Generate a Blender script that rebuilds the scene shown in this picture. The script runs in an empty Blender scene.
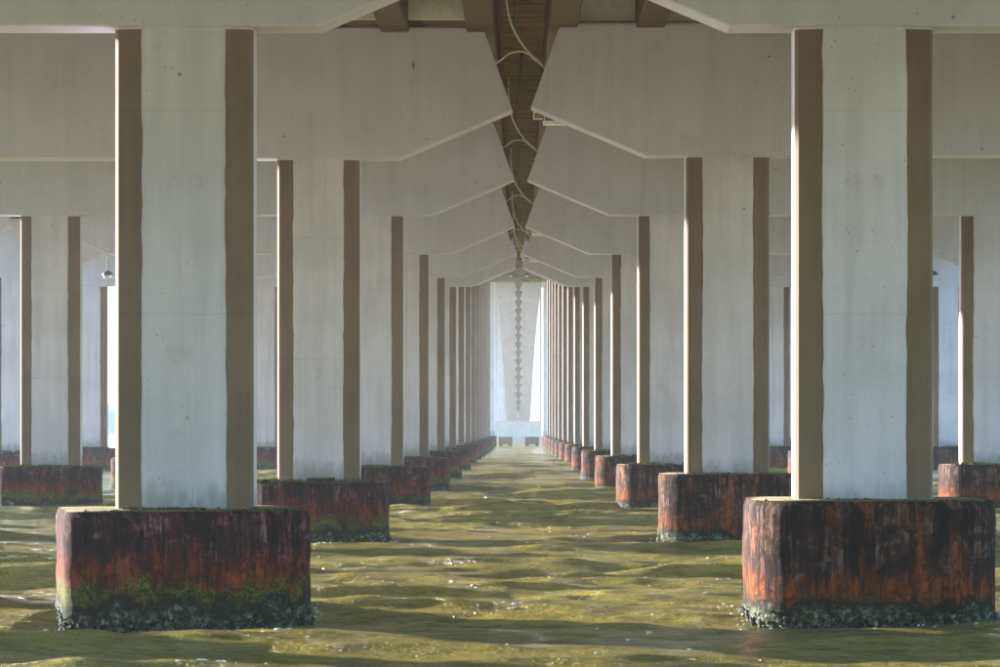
import bpy, math, random
import numpy as np
from mathutils import Vector, noise as mnoise

random.seed(7); rng = np.random.default_rng(7)
R = math.radians

# ---------------------------------------------------------------- scale
U = 3.0 / 212.0          # metres per layout unit (a column is 212 units = 3 m wide)
S = 36.0                 # metres between pier frames
CAM_H = 4.15             # camera height above the water
SUN_EL, SUN_AL = 8.0, 26.0   # elevation; angle beyond the straight-left direction

scene = bpy.context.scene
col = scene.collection

# ---------------------------------------------------------------- camera
cam = bpy.data.cameras.new('camera'); camo = bpy.data.objects.new('camera', cam); col.objects.link(camo)
camo.location = (-0.134, 0, CAM_H); camo.rotation_euler = (R(90), 0, 0)
cam.sensor_width = 36.0; cam.lens = 36.0 * (S / U) / 1000.0
cam.shift_x = -0.018; cam.shift_y = 0.0925
cam.clip_start = 0.5; cam.clip_end = 20000
scene.camera = camo

# ---------------------------------------------------------------- world, sun, exposure
to_sun = Vector((-math.cos(R(SUN_AL)) * math.cos(R(SUN_EL)), math.sin(R(SUN_AL)) * math.cos(R(SUN_EL)), math.sin(R(SUN_EL))))
world = bpy.data.worlds.new('World'); scene.world = world; world.use_nodes = True
nt = world.node_tree; nt.nodes.clear()
sky = nt.nodes.new('ShaderNodeTexSky'); sky.sky_type = 'NISHITA'; sky.sun_disc = False
sky.sun_elevation = R(SUN_EL); sky.sun_rotation = math.atan2(to_sun.x, to_sun.y)
sky.air_density = 1.0; sky.dust_density = 0.1; sky.ozone_density = 3.0
bg = nt.nodes.new('ShaderNodeBackground'); bg.inputs['Strength'].default_value = 0.15
wo = nt.nodes.new('ShaderNodeOutputWorld')
nt.links.new(sky.outputs[0], bg.inputs[0]); nt.links.new(bg.outputs[0], wo.inputs[0])
sl = bpy.data.lights.new('sun', 'SUN'); so = bpy.data.objects.new('sun', sl); col.objects.link(so)
sl.energy = 5.0; sl.angle = R(0.6); sl.color = (1.0, 0.95, 0.87)
so.rotation_euler = to_sun.to_track_quat('Z', 'Y').to_euler(); so.location = (-60, 60, 40)
vs = scene.view_settings
vs.view_transform = 'Standard'; vs.look = 'None'; vs.exposure = 2.68; vs.gamma = 1.0; vs.use_curve_mapping = False
scene.cycles.max_bounces = 10; scene.cycles.diffuse_bounces = 6; scene.cycles.volume_bounces = 0
scene.cycles.use_denoising = True
scene.cycles.caustics_reflective = True; scene.cycles.blur_glossy = 2.0; scene.cycles.caustics_refractive = False

# ---------------------------------------------------------------- material helpers
class NB:
    def __init__(s, name):
        s.m = bpy.data.materials.new(name); s.m.use_nodes = True
        s.t = s.m.node_tree; s.t.nodes.clear()
        s.out = s.n('ShaderNodeOutputMaterial'); s.b = s.n('ShaderNodeBsdfPrincipled')
        s.l(s.b.outputs[0], s.out.inputs['Surface'])
        g = s.n('ShaderNodeNewGeometry'); s.pos = g.outputs['Position']
    def n(s, k): return s.t.nodes.new(k)
    def l(s, a, b): s.t.links.new(a, b)
    def put(s, v, sock):
        if hasattr(v, 'is_output') or isinstance(v, bpy.types.NodeSocket): s.l(v, sock)
        else: sock.default_value = v
    def scale(s, v, sc):
        m = s.n('ShaderNodeMapping'); s.l(v, m.inputs[0]); m.inputs['Scale'].default_value = sc; return m.outputs[0]
    def noise(s, v, scale, detail=4, rough=.55, dist=0.0):
        n = s.n('ShaderNodeTexNoise'); s.l(v, n.inputs['Vector']); n.inputs['Scale'].default_value = scale
        n.inputs['Detail'].default_value = detail; n.inputs['Roughness'].default_value = rough; n.inputs['Distortion'].default_value = dist
        return n.outputs[0]
    def vor(s, v, scale, feat='F1'):
        n = s.n('ShaderNodeTexVoronoi'); n.feature = feat; s.l(v, n.inputs['Vector']); n.inputs['Scale'].default_value = scale
        return n.outputs['Distance']
    def ramp(s, f, pts):
        r = s.n('ShaderNodeValToRGB'); s.l(f, r.inputs[0]); e = r.color_ramp.elements
        while len(e) < len(pts): e.new(0.5)
        for i, (p, c) in enumerate(pts):
            e[i].position = p; e[i].color = (c, c, c, 1) if not hasattr(c, '__len__') else (*c, 1)
        return r.outputs[0]
    def rng(s, f, a, b, c=0.0, d=1.0):
        m = s.n('ShaderNodeMapRange'); m.interpolation_type = 'SMOOTHSTEP'; s.put(f, m.inputs[0])
        for i, v in enumerate((a, b, c, d)): s.put(v, m.inputs[1 + i])
        return m.outputs[0]
    def math(s, op, a, b=0.0):
        m = s.n('ShaderNodeMath'); m.operation = op; s.put(a, m.inputs[0]); s.put(b, m.inputs[1]); return m.outputs[0]
    def mix(s, f, a, b, mode='MIX'):
        m = s.n('ShaderNodeMix'); m.data_type = 'RGBA'; m.blend_type = mode
        s.put(f, m.inputs[0])
        for v, i in ((a, 6), (b, 7)):
            if isinstance(v, (tuple, list)): m.inputs[i].default_value = (*v, 1)
            else: s.l(v, m.inputs[i])
        return m.outputs[2]
    def sep(s, v):
        x = s.n('ShaderNodeSeparateXYZ'); s.l(v, x.inputs[0]); return x.outputs
    def bump(s, h, strength=.3, dist=.02, prev=None):
        b = s.n('ShaderNodeBump'); b.inputs['Strength'].default_value = strength; b.inputs['Distance'].default_value = dist
        s.l(h, b.inputs['Height'])
        if prev is not None: s.l(prev, b.inputs['Normal'])
        return b.outputs[0]
    def done(s, color, rough=.8, normal=None, spec=.3):
        s.put(color if not isinstance(color, tuple) else (*color, 1), s.b.inputs['Base Color'])
        s.put(rough, s.b.inputs['Roughness']); s.b.inputs['Specular IOR Level'].default_value = spec
        if normal is not None: s.l(normal, s.b.inputs['Normal'])
        return s.m

def concrete(name, base, dark, var=1.0, spots=True, pour=4.4, grime=False):
    k = NB(name); p = k.pos
    n1 = k.noise(p, .35, 5); n2 = k.noise(k.scale(p, (2.2, 2.2, .16)), 1.0, 5, .6); n3 = k.noise(p, 9, 4)
    f = k.math('ADD', k.math('MULTIPLY', n1, .55), k.math('MULTIPLY', n2, .45))
    c = k.mix(k.rng(f, .38, .62), tuple(x * (1 - .13 * var) for x in base), tuple(min(1, x * (1 + .06 * var)) for x in base))
    c = k.mix(k.math('MULTIPLY', k.rng(n3, .55, .75), .12 * var), c, dark)
    # blotches of damp
    c = k.mix(k.math('MULTIPLY', k.rng(k.noise(p, .9, 6, .65), .60, .76), .34 * var), c, dark)
    x = k.sep(p)
    h = k.noise(p, 30, 3)
    orn = k.n('ShaderNodeObjectInfo').outputs['Random']
    dr = k.math('MULTIPLY', k.rng(k.noise(k.scale(p, (3.5, 3.5, .10)), 1.0, 6, .7), .56, .72), k.rng(k.math('ADD', orn, k.noise(p, .4, 3)), .6, 1.4, .0, .38 * var))
    c = k.mix(dr, c, dark)
    c = k.mix(k.math('MULTIPLY', orn, .16 * var), c, tuple(q * .55 for q in base))
    if pour:
        zz = k.math('ADD', x[2], k.math('MULTIPLY', k.noise(p, 1.3, 2), .06))
        ln = k.math('ABSOLUTE', k.math('SUBTRACT', k.math('FRACT', k.math('DIVIDE', zz, pour)), .5))
        c = k.mix(k.math('MULTIPLY', k.rng(ln, .007, .001), .22), c, dark)
    if spots:
        v = k.vor(p, 1.15); vs_ = k.vor(k.scale(p, (1, 1, .35)), 1.15)
        m = k.math('MULTIPLY', k.rng(v, .075, .03), k.rng(k.noise(p, .6, 2), .46, .54))
        c = k.mix(k.math('MULTIPLY', m, .75), c, (.16, .10, .06))
        m2 = k.math('MULTIPLY', k.rng(k.vor(k.scale(p, (1, 1, .28)), .62), .045, .012), k.rng(k.noise(p, .3, 2), .47, .53))
        c = k.mix(m2, c, (.24, .085, .025))
        v3 = k.vor(p, 5.5)
        c = k.mix(k.math('MULTIPLY', k.math('MULTIPLY', k.rng(v3, .16, .08), k.rng(k.noise(p, 1.6, 3), .50, .60)), .65), c, (.20, .18, .16))
    if grime:
        # paired round smudges below the cap on every column (old lifting holes)
        oc = k.n('ShaderNodeTexCoord').outputs['Object']; o = k.sep(oc)
        dx = k.math('SUBTRACT', k.math('ABSOLUTE', o[0]), .27); dzz = k.math('ADD', o[2], 3.35)
        rr = k.math('SQRT', k.math('ADD', k.math('MULTIPLY', dx, dx), k.math('MULTIPLY', dzz, dzz)))
        rr = k.math('ADD', rr, k.math('MULTIPLY', k.math('SUBTRACT', k.noise(p, 5, 4), .5), .20))
        sm = k.math('MULTIPLY', k.math('MULTIPLY', k.rng(rr, .20, .09), k.rng(rr, .0, .09, .45, 1)), k.rng(k.noise(p, .23, 2), .40, .60, .05, .8))
        c = k.mix(k.math('MULTIPLY', k.math('MULTIPLY', sm, .55), k.rng(k.noise(p, 4.5, 5, .7), .38, .62)), c, (.36, .30, .23))
        g = k.math('ADD', x[2], k.math('MULTIPLY', k.noise(k.scale(p, (3, 3, 1.2)), 1.4, 5), -1.2))
        c = k.mix(k.math('MULTIPLY', k.rng(g, 2.5, 1.7), .5), c, (.10, .11, .06))
    nb = k.bump(h, .18, .01, k.bump(n2, .15, .05))
    return k.done(c, .82, nb, .25)

M = {}
M['column'] = concrete('column_paint', (.605, .572, .675), (.30, .27, .22), 1.0, True, 4.4, True)
M['cap'] = concrete('cap_concrete', (.555, .54, .66), (.26, .245, .24), .55, True, 0)
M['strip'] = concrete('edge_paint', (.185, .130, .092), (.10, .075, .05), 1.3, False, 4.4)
M['pale'] = concrete('pale_concrete', (.62, .61, .60), (.25, .23, .20), .9, False, 0)

def soffit_mat():
    k = NB('stained_soffit'); p = k.pos; x = k.sep(p)
    bd = k.noise(k.scale(p, (.25, 5.5, 1)), 1.0, 4, .6)
    n = k.noise(p, .8, 5)
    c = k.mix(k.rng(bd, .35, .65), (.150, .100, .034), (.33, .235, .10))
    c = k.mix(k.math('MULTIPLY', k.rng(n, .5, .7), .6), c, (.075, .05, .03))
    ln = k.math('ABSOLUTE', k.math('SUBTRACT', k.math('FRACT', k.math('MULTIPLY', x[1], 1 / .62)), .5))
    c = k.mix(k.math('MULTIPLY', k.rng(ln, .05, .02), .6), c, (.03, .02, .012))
    return k.done(c, .85, k.bump(bd, .4, .03), .2)
M['soffit'] = soffit_mat()
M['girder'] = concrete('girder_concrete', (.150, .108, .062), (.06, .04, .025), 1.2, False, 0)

def footing_mat(name, wine, rust, pale, band, green, green_amt, band_z, patch):
    k = NB(name); p = k.pos; x = k.sep(p)
    st = k.noise(k.scale(p, (4.5, 4.5, .40)), 1.0, 8, .70, .4)
    st2 = k.noise(k.scale(p, (13, 13, 1.3)), 1.0, 6, .66, .3)
    st3 = k.noise(k.scale(p, (2.1, 2.1, .5)), 1.0, 6, .65, .5)
    big = k.noise(p, 1.1, 7, .65, .6); fine = k.noise(p, 16, 6, .7)
    jag = k.math('MULTIPLY', k.math('SUBTRACT', k.noise(k.scale(p, (4.0, 4.0, .8)), 1.0, 7, .72), .5), 2.0)
    zj = k.math('ADD', x[2], jag)
    c = k.mix(k.rng(st3, .36, .60), wine, rust)
    c = k.mix(k.math('MULTIPLY', k.rng(st2, .46, .66), k.math('MULTIPLY', k.rng(x[2], band_z - .1, band_z + .5), k.rng(big, .40, .58, .15, .9))), c, pale)
    c = k.mix(k.math('MULTIPLY', k.rng(st, .53, .43), .9), c, (.010, .006, .007))
    mot = k.noise(p, 2.6, 8, .72, 1.0)
    c = k.mix(k.math('MULTIPLY', k.rng(mot, .54, .44), .75), c, (.013, .008, .009))
    c = k.mix(k.math('MULTIPLY', k.rng(mot, .58, .68), k.rng(x[2], .5, 1.3, 0, .55)), c, pale)
    c = k.mix(k.math('MULTIPLY', k.rng(big, .50, .42), .6), c, (.012, .009, .013))
    bm = k.math('MULTIPLY', k.rng(zj, band_z - .60, band_z - .25), k.rng(zj, band_z + .55, band_z - .05))
    c = k.mix(k.math('MULTIPLY', bm, k.math('MULTIPLY', k.rng(st2, .36, .62, .1, .9), k.rng(mot, .40, .56, .25, 1))), c, k.mix(k.rng(st, .4, .6), tuple(q * .45 for q in band), band))
    c = k.mix(k.math('MULTIPLY', k.math('MULTIPLY', k.rng(st3, .56, .68), k.rng(fine, .35, .6)), patch), c, band)
    gm = k.math('MULTIPLY', k.rng(zj, band_z - .05, band_z - .50), k.rng(big, .36, .54, .2, 1.0))
    gc = k.mix(k.rng(fine, .40, .60), tuple(q * .18 for q in green), green)
    c = k.mix(k.math('MULTIPLY', gm, green_amt), c, gc)
    zb = k.math('ADD', x[2], k.math('MULTIPLY', k.math('SUBTRACT', k.noise(p, 1.8, 6, .65), .5), 1.5))
    c = k.mix(k.math('MULTIPLY', k.rng(zb, .60, .36), .9), c, (.008, .009, .011))
    crust = k.mix(k.rng(k.noise(p, 7, 5, .7), .42, .60), (.020, .024, .018), k.mix(k.rng(fine, .4, .65), (.075, .085, .045), (.26, .27, .20)))
    c = k.mix(k.math('MULTIPLY', k.rng(zb, .42, .12), k.rng(mot, .42, .56, .25, 1)), c, crust)
    top = k.math('GREATER_THAN', k.sep(k.n('ShaderNodeNewGeometry').outputs['Normal'])[2], .8)
    c = k.mix(top, c, k.mix(k.rng(big, .4, .6), (.10, .095, .05), (.20, .17, .10)))
    h = k.math('ADD', k.math('MULTIPLY', st2, .5), k.math('MULTIPLY', fine, .6))
    return k.done(c, .88, k.bump(h, .8, .06), .12)
M['foot_left'] = footing_mat('rusted_casing_left', (.034, .011, .017), (.105, .022, .026), (.27, .165, .19), (.29, .060, .014), (.120, .135, .024), 1.0, 1.12, .30)
M['foot_right'] = footing_mat('rusted_casing_right', (.034, .017, .013), (.120, .045, .020), (.21, .16, .16), (.28, .068, .014), (.090, .100, .026), .60, .72, .80)

def barnacle_mat():
    k = NB('barnacle_crust'); p = k.pos
    n = k.noise(p, 6, 4)
    c = k.ramp(n, [(.38, (.010, .011, .010)), (.50, (.03, .035, .022)), (.58, (.14, .15, .11)), (.72, (.40, .40, .34))])
    return k.done(c, .8, k.bump(k.noise(p, 40, 3), .6, .02), .3)
M['barnacle'] = barnacle_mat()
def moss_mat():
    k = NB('moss'); n = k.noise(k.pos, 5, 4)
    return k.done(k.mix(k.rng(n, .35, .65), (.025, .04, .008), (.10, .12, .025)), .9, None, .1)
M['moss'] = moss_mat()
def plain(name, c, rough=.5, var=.25, spec=.4, metal=0):
    k = NB(name); n = k.noise(k.pos, 5, 4)
    cc = k.mix(k.rng(n, .3, .7), tuple(x * (1 - var) for x in c), tuple(min(1, x * (1 + var)) for x in c))
    m = k.done(cc, rough, None, spec); k.b.inputs['Metallic'].default_value = metal; return m
M['white_cable'] = plain('white_cable', (.62, .60, .55), .5, .1)
M['black_cable'] = plain('black_cable', (.012, .012, .012), .5, .2)
M['rusty_pipe'] = plain('rusty_pipe', (.20, .085, .03), .8, .4)
M['lamp_white'] = plain('lamp_white', (.80, .80, .78), .35, .03)
M['lamp_box'] = plain('lamp_box', (.30, .16, .06), .7, .4)
M['lamp_dark'] = plain('lamp_dark', (.05, .05, .055), .5, .2)
M['sheet'] = plain('painted_sheet', (.82, .82, .83), .4, .06, .5, 0)
M['glass'] = plain('lamp_glass', (.45, .5, .55), .12, .05, .8)

# ---------------------------------------------------------------- object helpers
def mesh(name, v, f, smooth=False):
    me = bpy.data.meshes.new(name); me.from_pydata([tuple(q) for q in v], [], f); me.update()
    if smooth: me.polygons.foreach_set('use_smooth', [True] * len(me.polygons))
    return me
def obj(name, me, mat, parent=None, loc=(0, 0, 0), rot=None):
    if mat is not None and not me.materials: me.materials.append(mat)
    o = bpy.data.objects.new(name, me); col.objects.link(o); o.parent = parent; o.location = loc
    if rot: o.rotation_euler = rot
    return o
def thing(name, label, cat, loc=(0, 0, 0), group=None):
    o = bpy.data.objects.new(name, None); col.objects.link(o); o.location = loc; o.empty_display_size = .5
    o['label'] = label; o['category'] = cat
    if group: o['group'] = group
    return o
class MB:
    def __init__(s): s.v = []; s.f = []
    def add(s, v, f):
        b = len(s.v); s.v += [tuple(q) for q in v]; s.f += [tuple(i + b for i in q) for q in f]; return s
    def box(s, x0, x1, y0, y1, z0, z1):
        v = [(x, y, z) for x in (x0, x1) for y in (y0, y1) for z in (z0, z1)]
        return s.add(v, [(0, 1, 3, 2), (4, 6, 7, 5), (0, 4, 5, 1), (2, 3, 7, 6), (0, 2, 6, 4), (1, 5, 7, 3)])
    def bbox(s, x0, x1, y0, y1, z0, z1, b):           # box with chamfered vertical and top edges
        pl = [(x0 + b, y0), (x1 - b, y0), (x1, y0 + b), (x1, y1 - b), (x1 - b, y1), (x0 + b, y1), (x0, y1 - b), (x0, y0 + b)]
        return s.prism(pl, z0, z1)
    def prism(s, pl, z0, z1, nz=1):
        n = len(pl); v = []
        for k in range(nz + 1):
            z = z0 + (z1 - z0) * k / nz; v += [(x, y, z) for x, y in pl]
        f = [(k * n + i, k * n + (i + 1) % n, (k + 1) * n + (i + 1) % n, (k + 1) * n + i) for k in range(nz) for i in range(n)]
        f += [tuple(range(n - 1, -1, -1)), tuple(nz * n + i for i in range(n))]
        return s.add(v, f)
    def tube(s, pts, r, seg=8):
        pts = [Vector(p) for p in pts]; v = []; n = len(pts)
        for i, p in enumerate(pts):
            t = (pts[min(i + 1, n - 1)] - pts[max(i - 1, 0)]).normalized()
            a = t.cross(Vector((0, 0, 1)) if abs(t.z) < .9 else Vector((1, 0, 0))).normalized(); b = t.cross(a)
            v += [p + r * (math.cos(2 * math.pi * k / seg) * a + math.sin(2 * math.pi * k / seg) * b) for k in range(seg)]
        f = [(i * seg + k, i * seg + (k + 1) % seg, (i + 1) * seg + (k + 1) % seg, (i + 1) * seg + k) for i in range(n - 1) for k in range(seg)]
        f += [tuple(range(seg - 1, -1, -1)), tuple((n - 1) * seg + k for k in range(seg))]
        return s.add(v, f)
    def lathe(s, prof, seg=16):
        v = [(r * math.cos(2 * math.pi * k / seg), r * math.sin(2 * math.pi * k / seg), z) for r, z in prof for k in range(seg)]
        f = [(i * seg + k, i * seg + (k + 1) % seg, (i + 1) * seg + (k + 1) % seg, (i + 1) * seg + k) for i in range(len(prof) - 1) for k in range(seg)]
        return s.add(v, f)
    def mesh(s, name, smooth=False): return mesh(name, s.v, s.f, smooth)
def spline(pts, n=24):
    P = [Vector(p) for p in pts]; P = [2 * P[0] - P[1]] + P + [2 * P[-1] - P[-2]]; out = []
    for i in range(1, len(P) - 2):
        for k in range(n):
            t = k / n; a, b, c, d = P[i - 1:i + 3]
            out.append(.5 * ((2 * b) + (c - a) * t + (2 * a - 5 * b + 4 * c - d) * t * t + (3 * b - a - 3 * c + d) * t ** 3))
    return out + [P[-2]]

# ---------------------------------------------------------------- layout
NEAR = 14
HT = [(-2, 450), (0, 520), (1.525, 610), (2.525, 682), (3.525, 744), (4.525, 779), (5.525, 823), (6.525, 911), (7.525, 1060), (8.525, 1250),
      (9.525, 1455), (10.525, 1660), (11.525, 1855), (12.525, 2035), (13.525, 2195), (14.525, 2335), (15.5, 2450), (17, 2570), (18.5, 2640), (20, 2590)]
HT += [(n, n * (293 - 8.2 * n)) for n in range(21, 34)] + [(34, 560), (35, 390), (36, 270), (37, 190), (38, 140), (39, 110), (41, 80)]
def capz(zn):                    # cap underside above the water, metres
    return np.interp(zn, [a for a, b in HT], [b for a, b in HT]) * U + CAM_H
DX = 1090.5 * U                  # centre of an inner deck
OX = 2800 * U                    # single column row of the outer decks
CAP_H = 335 * U
DEPTH = 1.05
CW = 1.5                         # half column width

def ordn(i): return ['zeroth', 'first', 'second', 'third', 'fourth', 'fifth', 'sixth', 'seventh', 'eighth', 'ninth', 'tenth', 'eleventh',
                     'twelfth', 'thirteenth', 'fourteenth', 'fifteenth', 'sixteenth', 'seventeenth', 'eighteenth', 'nineteenth', 'twentieth'][i]

# ---------------------------------------------------------------- water (one sheet)
def steps(a, b, s0, s1):
    out = [a]; s = s0
    n = max(2, int(round((b - a) / ((s0 + s1) / 2))))
    w = np.linspace(s0, s1, n); w = w / w.sum() * (b - a)
    return list(a + np.cumsum(w))
ys = [-400.] + steps(-400, 36, 40, .5) + steps(36, 120, .17, .22) + steps(120, 260, .22, .7) + steps(260, 700, .7, 5) + steps(700, 9000, 6, 400)
xh = [0.] + steps(0, 11, .16, .2) + steps(11, 45, .2, .9) + steps(45, 200, 1, 10) + steps(200, 4000, 12, 400)
xs = [-q for q in xh[:0:-1]] + xh
xs = np.array(xs); ys = np.array(ys)
sx = np.gradient(xs); sy = np.gradient(ys)
X, Y = np.meshgrid(xs, ys); Z = np.zeros_like(X); DXX = np.zeros_like(X); DYY = np.zeros_like(X)
NW = 70
for i in range(NW):
    lam = 0.55 * (9.5 / .55) ** (i / (NW - 1))
    lam *= rng.uniform(.93, 1.07)
    th = rng.normal(0, .24 if lam > 2.5 else .7) + R(5)
    kx, ky = 2 * math.pi / lam * math.sin(th), -2 * math.pi / lam * math.cos(th)
    amp = (.0135 if lam > 2.5 else .0080) * lam ** .68 * rng.uniform(.5, 1.4)
    fx = np.clip((2 * math.pi / max(abs(kx), 1e-6)) / (3.0 * sx) - .6, 0, 1)[None, :]
    fy = np.clip((2 * math.pi / max(abs(ky), 1e-6)) / (3.0 * sy) - .6, 0, 1)[:, None]
    ph = kx * X + ky * Y + rng.uniform(0, 6.28)
    a = amp * fx * fy
    Z += a * np.cos(ph)
    q = .75
    DXX -= q * a * math.sin(th) * np.sin(ph); DYY += q * a * math.cos(th) * np.sin(ph)
# gusts: patches of rougher and calmer water
G = .8 + .35 * np.sin(X * .11 + 1.3 * np.sin(Y * .045)) * np.sin(Y * .083 + .7 + .06 * X)
Z *= G
nx, ny = len(xs), len(ys)
wv = np.stack([X + DXX, Y + DYY, Z], -1).reshape(-1, 3).astype(np.float32)
ii = (np.arange(ny - 1)[:, None] * nx + np.arange(nx - 1)[None, :]).reshape(-1)
wf = np.stack([ii, ii + 1, ii + nx + 1, ii + nx], -1).astype(np.int32)
wm = bpy.data.meshes.new('water'); wm.vertices.add(len(wv)); wm.vertices.foreach_set('co', wv.ravel())
wm.loops.add(wf.size); wm.loops.foreach_set('vertex_index', wf.ravel())
wm.polygons.add(len(wf)); wm.polygons.foreach_set('loop_start', np.arange(0, wf.size, 4, dtype=np.int32))
wm.polygons.foreach_set('use_smooth', np.ones(len(wf), dtype=bool)); wm.update(calc_edges=True)
def water_mat():
    k = NB('murky_water'); p = k.pos
    n = k.noise(p, .12, 4); n2 = k.noise(k.scale(p, (1.0, 2.2, 1)), 1.1, 4)
    c = k.mix(k.rng(n, .35, .65), (.300, .250, .050), (.400, .342, .085))
    c = k.mix(k.math('MULTIPLY', k.rng(n2, .45, .7), .55), c, (.120, .092, .020))
    b1 = k.noise(k.scale(p, (1.0, 1.6, 1)), 3.2, 5, .62); b2 = k.noise(k.scale(p, (1.0, 1.4, 1)), 13, 3, .6)
    b0 = k.noise(k.scale(p, (.7, 1.3, 1)), 1.25, 4, .6)
    nb = k.bump(b2, 1.0, .06, k.bump(b1, 1.0, .22, k.bump(b0, .9, .28)))
    m = k.done(c, .10, nb, .5); k.b.inputs['IOR'].default_value = 1.33
    return m
water = obj('water', wm, water_mat()); water['kind'] = 'structure'

# ---------------------------------------------------------------- pier frame pieces
def face_depth(x):               # the column front falls back towards its edges
    a = abs(x)
    if a <= .80: return 0.0
    if a <= 1.42: return .10 * (a - .80) / .62
    return .10 + .10 * (a - 1.42) / .08
def column_mesh(h, seed):
    pl = []
    for x in (-1.5, -1.42, -.80, .80, 1.42, 1.5): pl.append((x, face_depth(x)))
    pl += [(x, 1.0 - y) for x, y in reversed(pl)]
    return MB().prism(pl, -h, 0, 6).mesh('column')
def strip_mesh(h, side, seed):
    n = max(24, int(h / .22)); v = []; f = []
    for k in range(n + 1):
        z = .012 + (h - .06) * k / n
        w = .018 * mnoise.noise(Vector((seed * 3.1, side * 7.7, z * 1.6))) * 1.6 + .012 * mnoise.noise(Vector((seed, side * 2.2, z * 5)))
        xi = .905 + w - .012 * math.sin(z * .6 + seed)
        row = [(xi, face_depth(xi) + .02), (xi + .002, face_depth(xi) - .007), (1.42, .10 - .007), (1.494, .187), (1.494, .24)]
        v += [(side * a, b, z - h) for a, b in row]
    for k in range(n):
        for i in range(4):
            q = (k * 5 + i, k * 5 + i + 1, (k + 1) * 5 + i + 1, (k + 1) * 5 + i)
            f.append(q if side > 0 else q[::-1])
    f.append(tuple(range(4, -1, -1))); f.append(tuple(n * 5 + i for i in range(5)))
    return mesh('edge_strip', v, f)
def cap_mesh(pts):
    b = .035; n = len(pts)
    # inset outline for chamfered arrises
    c = []
    for i in range(n):
        p = Vector(pts[i]); a = (Vector(pts[i - 1]) - p).normalized(); d = (Vector(pts[(i + 1) % n]) - p).normalized()
        m = (a + d); m = m / max(m.length, 1e-6); s = b / max(.3, abs(a.cross(d)) / max(1e-6, (a + d).length))
        c.append(p + m * s)
    v = [(q.x, 0, q.y) for q in c] + [(x, b, z) for x, z in pts] + [(x, DEPTH - b, z) for x, z in pts] + [(q.x, DEPTH, q.y) for q in c]
    f = [tuple(range(n))] + [tuple(3 * n + i for i in range(n - 1, -1, -1))]
    for k in range(3):
        f += [(k * n + i, (k + 1) * n + i, (k + 1) * n + (i + 1) % n, k * n + (i + 1) % n) for i in range(n)]
    return mesh('cap_beam', v, f)
capA = cap_mesh([(a * U, b * U) for a, b in ((-1067, 123), (-777, 0), (777, 0), (1067, 123), (992, 335), (-992, 335))])
capB = cap_mesh([(a * U, b * U) for a, b in ((-495, 123), (-206, 0), (140, 0), (215, 123), (215, 335), (-420, 335))])
capC = cap_mesh([(a * U, b * U) for a, b in ((495, 123), (420, 335), (-215, 335), (-215, 123), (-140, 0), (206, 0))][::-1])

def outline(w, d, r, n=10):
    pts = []
    for cx, cy, a0 in ((w / 2 - r, d / 2 - r, 0), (-w / 2 + r, d / 2 - r, 90), (-w / 2 + r, -d / 2 + r, 180), (w / 2 - r, -d / 2 + r, 270)):
        for k in range(n + 1):
            a = R(a0 + 90 * k / n); pts.append((cx + r * math.cos(a), cy + r * math.sin(a), math.cos(a), math.sin(a)))
    out = []                                             # refill straight runs
    m = len(pts)
    for i in range(m):
        p, q = pts[i], pts[(i + 1) % m]; out.append(p)
        L = math.hypot(q[0] - p[0], q[1] - p[1]); s = int(L / .13)
        for k in range(1, s): t = k / s; out.append(tuple(p[j] + (q[j] - p[j]) * t for j in range(4)))
    return out
FD = 4.0
def footing_mesh(w, h, seed, fine=True, rad=.45):
    ol = outline(w, FD, rad, 10 if fine else 4); n = len(ol); nz = 26 if fine else 10; v = []; f = []
    for k in range(nz + 1):
        z = -1.3 + (h + 1.3) * k / nz
        for x, y, nx_, ny_ in ol:
            q = Vector((x * 1.2 + seed * 5.3, y * 1.2, z * 1.2))
            d = .030 * mnoise.noise(q) + .02 * mnoise.noise(q * 3)
            low = max(0, min(1, (.42 + .25 * mnoise.noise(q * .9) - z) / .4))
            d += low * (.015 + .075 * mnoise.noise(q * 4.5) + .05 * mnoise.noise(q * 9))
            if k == nz: d -= .05
            v.append((x + nx_ * d, y + ny_ * d, z + (.012 * mnoise.noise(q * 2) if k >= nz - 1 else 0) - (.03 if k == nz - 1 else 0)))
    f += [(k * n + i, k * n + (i + 1) % n, (k + 1) * n + (i + 1) % n, (k + 1) * n + i) for k in range(nz) for i in range(n)]
    base = nz * n; v.append((0, 0, h + .02)); c = len(v) - 1
    f += [(base + i, base + (i + 1) % n, c) for i in range(n)]
    return mesh('footing', v, f, True)
import bmesh
_b = bmesh.new(); bmesh.ops.create_icosphere(_b, subdivisions=1, radius=1); _b.verts.ensure_lookup_table()
ICO_V = np.array([q.co[:] for q in _b.verts]); ICO_F = [tuple(x.index for x in q.verts) for q in _b.faces]; _b.free()
def barnacle_mesh(w, seed, count=700, rad=.45):
    ol = outline(w, FD, rad, 8); m = MB(); r_ = random.Random(seed)
    for _ in range(count):
        x, y, a, b = ol[r_.randrange(len(ol))]
        x += r_.uniform(-.07, .07) * abs(b); y += r_.uniform(-.07, .07) * abs(a)
        z = -.25 + .75 * r_.random() ** 1.25
        top = .08 + .30 * mnoise.noise(Vector((x * 1.5, y * 1.5, seed)))
        if z > top + .05: continue
        s = r_.uniform(.012, .042) * (1.3 if z < .1 else 1)
        d = .035 + .3 * s
        V = ICO_V * np.array([s * r_.uniform(.7, 1.2), s * r_.uniform(.7, 1.2), s * r_.uniform(.7, 1.3)]) * (1 + .25 * rng.standard_normal((len(ICO_V), 1)) * .5)
        m.add(V + np.array([x + a * d, y + b * d, z]), ICO_F)
    return m.mesh('barnacles')
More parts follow.
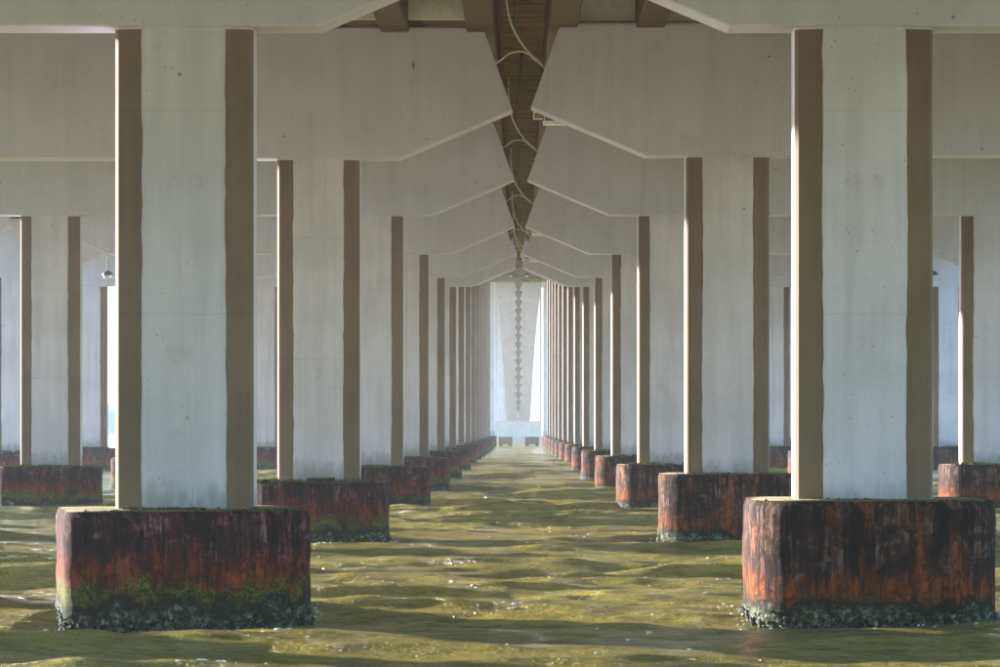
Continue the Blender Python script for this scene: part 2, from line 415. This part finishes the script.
def moss_mesh(w, seed, count, h=.22):
    m = MB(); r_ = random.Random(seed)
    for _ in range(count):
        if r_.random() < .55:
            x = r_.uniform(-1.45, 1.45); y = -.52 - abs(r_.gauss(0, .10))
        else:
            x = r_.uniform(-w / 2 + .3, w / 2 - .3); y = r_.choice((r_.uniform(-FD / 2 + .12, -FD / 2 + .5), r_.uniform(-1.8, -.6)))
        if mnoise.noise(Vector((x * 1.3 + seed * 4, y, 0))) < -.12: continue
        hh = h * r_.uniform(.3, 1.2); a = r_.uniform(0, 3.14); ww = r_.uniform(.02, .05); lx, ly = r_.uniform(-.06, .06), r_.uniform(-.06, .06)
        c, s = math.cos(a) * ww, math.sin(a) * ww
        m.add([(x - c, y - s, 0), (x + c, y + s, 0), (x + lx, y + ly, hh)], [(0, 1, 2)])
        m.add([(x + s, y - c, 0), (x - s, y + c, 0), (x - lx, y + ly, hh * .8)], [(0, 1, 2)])
    return m.mesh('moss')

cache = {}
def cached(key, fn):
    if key not in cache: cache[key] = fn()
    return cache[key]

FT = {(-1, 1): 166, (1, 1): 181, (-1, 2): 150, (1, 2): 173}
def foot_h(side, n): return FT.get((side, n), 149 if side < 0 else 157) * U
FROT = {(-1, 1): R(13), (-1, 3): R(4), (1, 2): R(-1.5), (1, 3): R(1.5)}
FOFF = {(-1, 1): -.12, (1, 1): .105, (-1, 2): .08, (1, 2): -.02}
ZOFF = {(-1, 2): .03, (1, 2): -.004}

def add_column(t, side, n, x, zb, zn_far=False, idx=0):
    """column x is local to the pier frame; zb = cap underside"""
    fh = foot_h(side, n); h = round(zb - fh - .01, 3)
    c = obj('column', cached(('c', h), lambda: column_mesh(h, 0)), M['column'], t, (x, .05, fh + .005 + h))
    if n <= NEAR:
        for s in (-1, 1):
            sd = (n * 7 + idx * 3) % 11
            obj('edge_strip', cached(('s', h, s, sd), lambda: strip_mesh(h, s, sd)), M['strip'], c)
    w = {1: 5.21, 2: 4.8}.get(n, 5.0)
    if (side, n) == (-1, 1): w = 5.2
    inner = abs(x + t.location.x) < 12
    inward = FOFF.get((side, n), -side * (.30 if side < 0 else .02)) if inner else side * .1
    fine = n <= 4
    key = (side, n if n <= 2 else 3 + n % 3, w, fine)
    fm = cached(('f',) + key, lambda: footing_mesh(w, fh, n * 2 + side, fine, .4 if n == 1 and side < 0 else (.8 if side < 0 else 1.0)))
    f = obj('footing', fm, M['foot_left' if side < 0 else 'foot_right'], t, (x + inward, .55, 0), (0, 0, FROT.get((side, n), 0) if inner or n > 2 else 0))
    if fine and (abs(x + t.location.x) < 12 or n >= 3):
        b = obj('barnacles', cached(('b', side, min(n, 3), w), lambda: barnacle_mesh(w, n * 5 + side + 40, 2200 if n <= 2 else 900, .4 if n == 1 and side < 0 else (.8 if side < 0 else 1.0))), M['barnacle'], f)
        b['kind'] = 'stuff'
    if n <= 6 and (abs(x + t.location.x) < 12 or n >= 3):
        cnt = {-1: [0, 500, 1500, 1300, 1200, 900, 700], 1: [0, 120, 260, 600, 600, 400, 300]}[side][n]
        hm = {-1: [0, .06, .17, .14, .15, .15, .15], 1: [0, .05, .06, .16, .15, .15, .15]}[side][n]
        mo = obj('moss', cached(('m', side, n), lambda: moss_mesh(w, n * 3 + side + 9, cnt, hm)), M['moss'], f, (-inward, 0, fh + .0))
        mo['kind'] = 'stuff'
    return c

def pier(side, n, cx, cap, xs_, label, group, zn=None):
    zn = (n + .525 if zn is None else zn) + ZOFF.get((side, n), 0)
    zb = float(capz(zn))
    t = thing('pier_frame', label, 'bridge pier', (cx, zn * S, 0), group)
    obj('cap_beam', cap, M['cap'], t, (0, 0, zb))
    for i, x in enumerate(xs_): add_column(t, side, n, x, zb, False, i)
    return t

XI = (1090.5 - 520) * U
for n in range(1, NEAR + 1):
    for side in (-1, 1):
        lr = 'left' if side < 0 else 'right'
        if n == 1: lab = f'nearest, largest pier frame {lr} of the water aisle, rusty footing'
        else: lab = f'{ordn(n)} pier frame from the camera on the {lr} side of the water aisle'
        pier(side, n, side * DX, capA, (-XI, XI), lab, f'pier frames along the {lr} of the aisle')
for n in range(3, 11):
    for side in (-1, 1):
        lr = 'left' if side < 0 else 'right'
        pier(side, n, side * OX, capB if side > 0 else capC, (0.,), f'single-column pier frame of the outermost {lr} deck, level with the {ordn(n)} frame of the aisle',
             f'single-column frames at the outer {lr}')
FAR = list(range(20, 40))
for i, zn in enumerate(FAR):
    for side in (-1, 1):
        lr = 'left' if side < 0 else 'right'
        pier(side, 40, side * DX, capA, (-XI, XI), f'{ordn(i + 1)} of the tiny hazy pier frames beyond the far wall, {lr} half', f'far hazy pier frames, {lr}', zn=zn)

# ---------------------------------------------------------------- decks
GD = 130 * U                          # girder depth above the cap top
dz_list = [-.1, .75] + [n + .525 for n in range(1, 18)] + [19] + FAR + [40]
def deck_z(zn): return float(capz(zn)) + CAP_H
def sweep(profile, zns):              # profile in (x, z above cap top), closed; swept along the deck
    m = MB(); n = len(profile); v = []
    for zn in zns: v += [(x, zn * S, deck_z(zn) + z) for x, z in profile]
    k = len(zns)
    f = [(j * n + i, j * n + (i + 1) % n, (j + 1) * n + (i + 1) % n, (j + 1) * n + i) for j in range(k - 1) for i in range(n)]
    f += [tuple(range(n - 1, -1, -1)), tuple((k - 1) * n + i for i in range(n))]
    m.add(v, [q[::-1] for q in f]); return m
def deck(side, cx, half_in, half_out, girders, label, last):
    lr = 'left' if side < 0 else 'right'
    t = thing('bridge_deck', label, 'bridge deck', (cx, 0, 0), 'bridge decks carried on the pier frames')
    zs = [q for q in dz_list if q <= last]
    for g in girders:
        w = 36 * U
        pr = [(g - w, -9 * U), (g - w + .05, -9 * U - .05), (g + w - .05, -9 * U - .05), (g + w, -9 * U), (g + w, GD + .05), (g - w, GD + .05)]
        obj('girder', sweep(pr, zs).mesh('girder'), M['girder'], t)
    # soffit slabs, half a span each, with open joints
    for a, b in zip(zs[:-1], zs[1:]):
        if b <= 7.6: segs = [(a, (a + b) / 2), ((a + b) / 2, b)]
        else: segs = [(a, b)]
        for j, (p, q) in enumerate(segs):
            off = .012 if j else 0
            pr = [(-half_in * (1 if side > 0 else -1), GD + off), (half_out * (1 if side > 0 else -1), GD + off), (half_out * (1 if side > 0 else -1), GD + .35), (-half_in * (1 if side > 0 else -1), GD + .35)]
            if side < 0: pr = pr[::-1]
            obj('slab_panel', sweep(pr, [p + .0012, q - .0012]).mesh('slab_panel'), M['soffit'], t)
    gs = sorted(girders)
    for n in (1, 2, 3, 4, 5):
        zn = n + .525; zb = deck_z(zn)
        for a, b in zip(gs[:-1], gs[1:]):
            me = cached(('dia', round(b - a, 3)), lambda: MB().box(-(b - a) / 2 + 36 * U - .01, (b - a) / 2 - 36 * U + .01, 0, .28, .22, GD + .02).mesh('diaphragm'))
            obj('diaphragm', me, M['sheet'], t, ((a + b) / 2, zn * S + .45, zb))
    # kerb parapet on the outer edge
    xo = half_out if side > 0 else -half_out
    pr = [(xo - .2, GD + .34), (xo + .2, GD + .34), (xo + .1, GD + 1.3), (xo - .1, GD + 1.3)]
    obj('parapet', sweep(pr, zs).mesh('parapet'), M['pale'], t)
gI = [(124 + 219 * k - 1109.5) * U for k in range(10)]
for side in (-1, 1):
    lr = 'left' if side < 0 else 'right'
    deck(side, side * DX, DX - .001, (2229 - 1090.5) * U, gI, f'wide brown girder deck over the {lr} pier frames, meeting its twin above the aisle', 40)
    deck(side, side * OX, (2800 - 2231) * U, 230 * U, [side * (-371 + 185 * k) * U for k in range(4)], f'narrow outer deck on single columns at the far {lr}', 10.6)

# ---------------------------------------------------------------- far shore
v = []; f = []
for j, y in enumerate((40.3 * S, 40.7 * S, 42 * S, 46 * S)):
    for i in range(41):
        x = -400 + 20 * i; zz = (-1, 9, 17, -1)[j]
        v.append((x, y + 12 * mnoise.noise(Vector((x * .02, j, 0))), zz + (2.2 * mnoise.noise(Vector((x * .03, j * 3.3, 5))) if 0 < j < 3 else 0)))
for j in range(3):
    for i in range(40): f.append((j * 41 + i, j * 41 + i + 1, (j + 1) * 41 + i + 1, (j + 1) * 41 + i))
fs = obj('far_shore', mesh('far_shore', v, f, True), plain('hazed_shore', (.24, .26, .24), .9, .2)); fs['kind'] = 'structure'  # distance haze is put into the shore's grey colour

# ---------------------------------------------------------------- main pier, wall and pile caps at the far end of the aisle
mp = thing('main_pier', 'pale portal pier with a cross beam closing the far end of the aisle', 'bridge pier', (0, 18.4 * S, 0))
zb = 2650 * U + CAM_H
obj('cross_beam', MB().bbox(-11, 11, 0, 3.2, zb, zb + 4.5, .1).mesh('cross_beam'), M['soffit'], mp)
for s in (-1, 1):
    obj('column', MB().bbox(s * 8.6 - 2.5, s * 8.6 + 2.5, .1, 3.0, 1.5, zb + .01, .3).mesh('column'), M['column'], mp)
obj('footing', MB().bbox(-12, 12, -.6, 4.2, -1.5, 1.55, .25).mesh('footing'), M['pale'], mp)
wl = thing('fender_wall', 'low pale concrete wall with bright top across the far end of the water', 'wall', (0, 19.5 * S, 0))
zt = 97 * U + CAM_H
for i in range(4):
    obj('wall_panel', MB().bbox(-4.96 + .0, 4.96, 0, 1.6, -1.5, zt - .25, .06).mesh('wall_panel'), M['pale'], wl, ((i - 1.5) * 10.0, (i % 2) * .05, 0))
obj('coping', MB().bbox(-20, 20, -.15, 1.85, zt - .27, zt, .05).mesh('coping'), M['column'], wl)
for s in (-1, 1):
    lr = 'left' if s < 0 else 'right'
    pc = thing('pile_cap', f'low dark pile cap box jutting into the aisle by the last {lr} footings', 'pile cap', (s * 200 * U, 14.95 * S, 0), 'pile caps at the aisle end')
    obj('slab', MB().bbox(-1.5, 1.5, 0, 7, .25, 1.85, .08).mesh('slab'), M['strip'], pc)
    for px in (-1, 1):
        for py in (1.2, 5.8):
            obj('pile', MB().lathe([(.0, -1.5), (.35, -1.5), (.35, .27), (0, .27)]).mesh('pile'), M['foot_right'], pc, (px, py, 0))

# ---------------------------------------------------------------- cables in the gap between the decks
def gp(n, xu, zu, dy):                # point in the gap of frame n: units from the gap centre and above the cap underside
    zn = n + .525; return (xu * U, zn * S + dy, float(capz(zn)) + zu * U)
for n in range(2, 8):
    pts = [gp(n, -42, 335 + 128, -2.2), gp(n, -41, 400, -1.2), gp(n, -27, 330, -.4), gp(n, 10, 272, .2), gp(n, 54, 236, .5)]
    o = obj('drop_cable', MB().tube(spline(pts, 10), .035).mesh('drop_cable', True), M['white_cable'])
    o['label'] = f'white cable dropping from the deck to the right cap end of the {ordn(n)} frame'; o['category'] = 'cable'; o['group'] = 'white cables in the deck gap'
    pts = [gp(n, -66, 238, .5), gp(n, -52, 246, .35), gp(n, -25, 263, .2), gp(n, 8, 263, .15), gp(n, 34, 245, .3), gp(n, 60, 226, .5)]
    o = obj('link_cable', MB().tube(spline(pts, 10), .03).mesh('link_cable', True), M['white_cable'])
    o['label'] = f'thin cable arching across the gap between the two cap ends of the {ordn(n)} frame'; o['category'] = 'cable'; o['group'] = 'arching cables in the deck gap'
    a, b = n - .35, n + .45
    pts = []
    for k in range(13):
        t = k / 12; zn = a + .525 + (b - a) * t
        pts.append(((2 - 26 * t + 4 * math.sin(5 * t + n)) * U, zn * S, deck_z(zn) + GD - .05 - 1.15 * math.sin(math.pi * t) ** .8))
    o = obj('sagging_cable', MB().tube(spline(pts, 4), .05).mesh('sagging_cable', True), M['black_cable'])
    o['label'] = f'black cable sagging under the deck gap at the {ordn(n)} frame'; o['category'] = 'cable'; o['group'] = 'black cables under the deck gap'
pts = [(-62 * U, zn * S, deck_z(zn) + GD - .16) for zn in [q for q in dz_list if 0 <= q <= 12]]
o = obj('rusty_conduit', MB().tube(pts, .09).mesh('rusty_conduit', True), M['rusty_pipe'])
o['label'] = 'rusty pipe running along the brown underside of the deck gap'; o['category'] = 'pipe'

# strip lights behind the right cap ends
for n in (2, 4, 5):
    zn = n + .525; zt = float(capz(zn)) + 94 * U; x0 = 55 * U; yb = zn * S + DEPTH
    t = thing('strip_light', f'white tube lamp on a bracket under the right cap end of the {ordn(n)} frame', 'lamp', (x0, yb + .6, zt), 'tube lamps under the right caps')
    obj('tube', MB().tube([(0, 0, 0), (1.0, 0, 0)], .055, 10).mesh('tube', True), M['lamp_white'], t)
    obj('reflector', MB().box(-.02, 1.02, -.09, .09, .05, .11).mesh('reflector'), M['lamp_white'], t)
    bx = obj('junction_box', MB().bbox(-.32, -.06, -.2, .12, .18, .50, .02).mesh('junction_box'), M['lamp_box'], t)
    obj('frame', MB().box(-.36, -.02, -.24, -.205, .14, .18).box(-.36, -.32, -.24, -.205, .18, .55).mesh('frame'), M['lamp_white'], bx)
    obj('bracket', MB().tube([(.05, 0, .10), (.05, 0, .30), (.05, -.62, .42)], .025).box(-.36, .6, -.62, -.57, .34, .46).mesh('bracket'), M['lamp_white'], t)
# dome lamps hanging below the outer cap kinks, and at the main pier
def dome(loc, lab, drop, sc=1.0):
    t = thing('dome_lamp', lab, 'lamp', loc, 'hanging dome lamps'); t.scale = (sc,) * 3
    obj('hanger', MB().tube([(0, 0, .25), (0, 0, drop / sc)], .03).mesh('hanger'), M['lamp_dark'], t)
    obj('dome', MB().lathe([(.04, .30), (.14, .29), (.30, .2), (.36, .06), (.36, 0), (.34, 0), (.33, .06), (.26, .17), (.02, .25)], 20).mesh('dome', True), M['lamp_dark'], t)
    obj('bowl', MB().lathe([(.32, .02), (.30, -.08), (.2, -.2), (.0, -.25)], 20).mesh('bowl', True), M['glass'], t)
zc = float(capz(4.525))
for s in (-1, 1):
    dome((s * 1872 * U, 4.525 * S + .5, zc - 1.35), f'round lamp hanging under the outer end of the fourth {"left" if s < 0 else "right"} frame', 1.36)
    dome((s * 150 * U, 18.4 * S - .8, zb + 1.6), f'dark pendant lamp on the {"left" if s < 0 else "right"} of the far cross beam', 2.6, 1.7)
    
# ---------------------------------------------------------------- froth by the footings; white specks modelled on crests as sun glints
r_ = random.Random(21); fm = MB(); near_v = np.nonzero((wv[:, 1] > 42) & (wv[:, 1] < 135) & (np.abs(wv[:, 0]) < 14))[0]
xy = wv[near_v, :2]
feet = [(s * (DX - XI), (n + .525) * S + .55) for n in (1, 2, 3) for s in (-1, 1)]
dmin = np.full(len(near_v), 99.)
for fx_, fy_ in feet:
    dmin = np.minimum(dmin, np.maximum(np.abs(xy[:, 0] - fx_) - 2.6, np.abs(xy[:, 1] - fy_) - 2.0))
hgt = wv[near_v, 2]
clump = np.sin(xy[:, 0] * .9 + 2 * np.sin(xy[:, 1] * .37)) * np.sin(xy[:, 1] * .8 + 1.7 * np.sin(xy[:, 0] * .5))
w_ = np.where(dmin < 0, 0, np.where(dmin < .35, 4.0, np.where((clump > .72) & (hgt > .06), 1.6, .03)))
w_ = w_ / w_.sum()
for i in rng.choice(near_v, 700, p=w_):
    x, y, z = wv[i]; s_ = r_.uniform(.012, .034)
    fm.add(ICO_V * np.array([s_ * r_.uniform(1, 2.6), s_ * r_.uniform(1, 2), s_ * .75]) + np.array([x + r_.uniform(-.08, .08), y + r_.uniform(-.08, .08), z + .004]), ICO_F)
fo = obj('foam_glints', fm.mesh('foam_glints'), plain('foam_glints', (.78, .78, .74), .4, .08)); fo['kind'] = 'stuff'; fo['label'] = 'small white flecks of froth and modelled sun glints on the olive water'

# ---------------------------------------------------------------- haze
hz = obj('haze', MB().box(-4200, 4200, -600, 9400, -2, 62).mesh('haze'), None)
hz['kind'] = 'stuff'; hz['label'] = 'pale morning haze hanging under the bridge'
hm = bpy.data.materials.new('haze'); hm.use_nodes = True; ht = hm.node_tree; ht.nodes.clear()
ho = ht.nodes.new('ShaderNodeOutputMaterial'); hv = ht.nodes.new('ShaderNodeVolumePrincipled')
hv.inputs['Color'].default_value = (.78, .88, 1.0, 1); hv.inputs['Density'].default_value = .00014; hv.inputs['Anisotropy'].default_value = .35
ht.links.new(hv.outputs[0], ho.inputs['Volume']); hz.data.materials.append(hm)
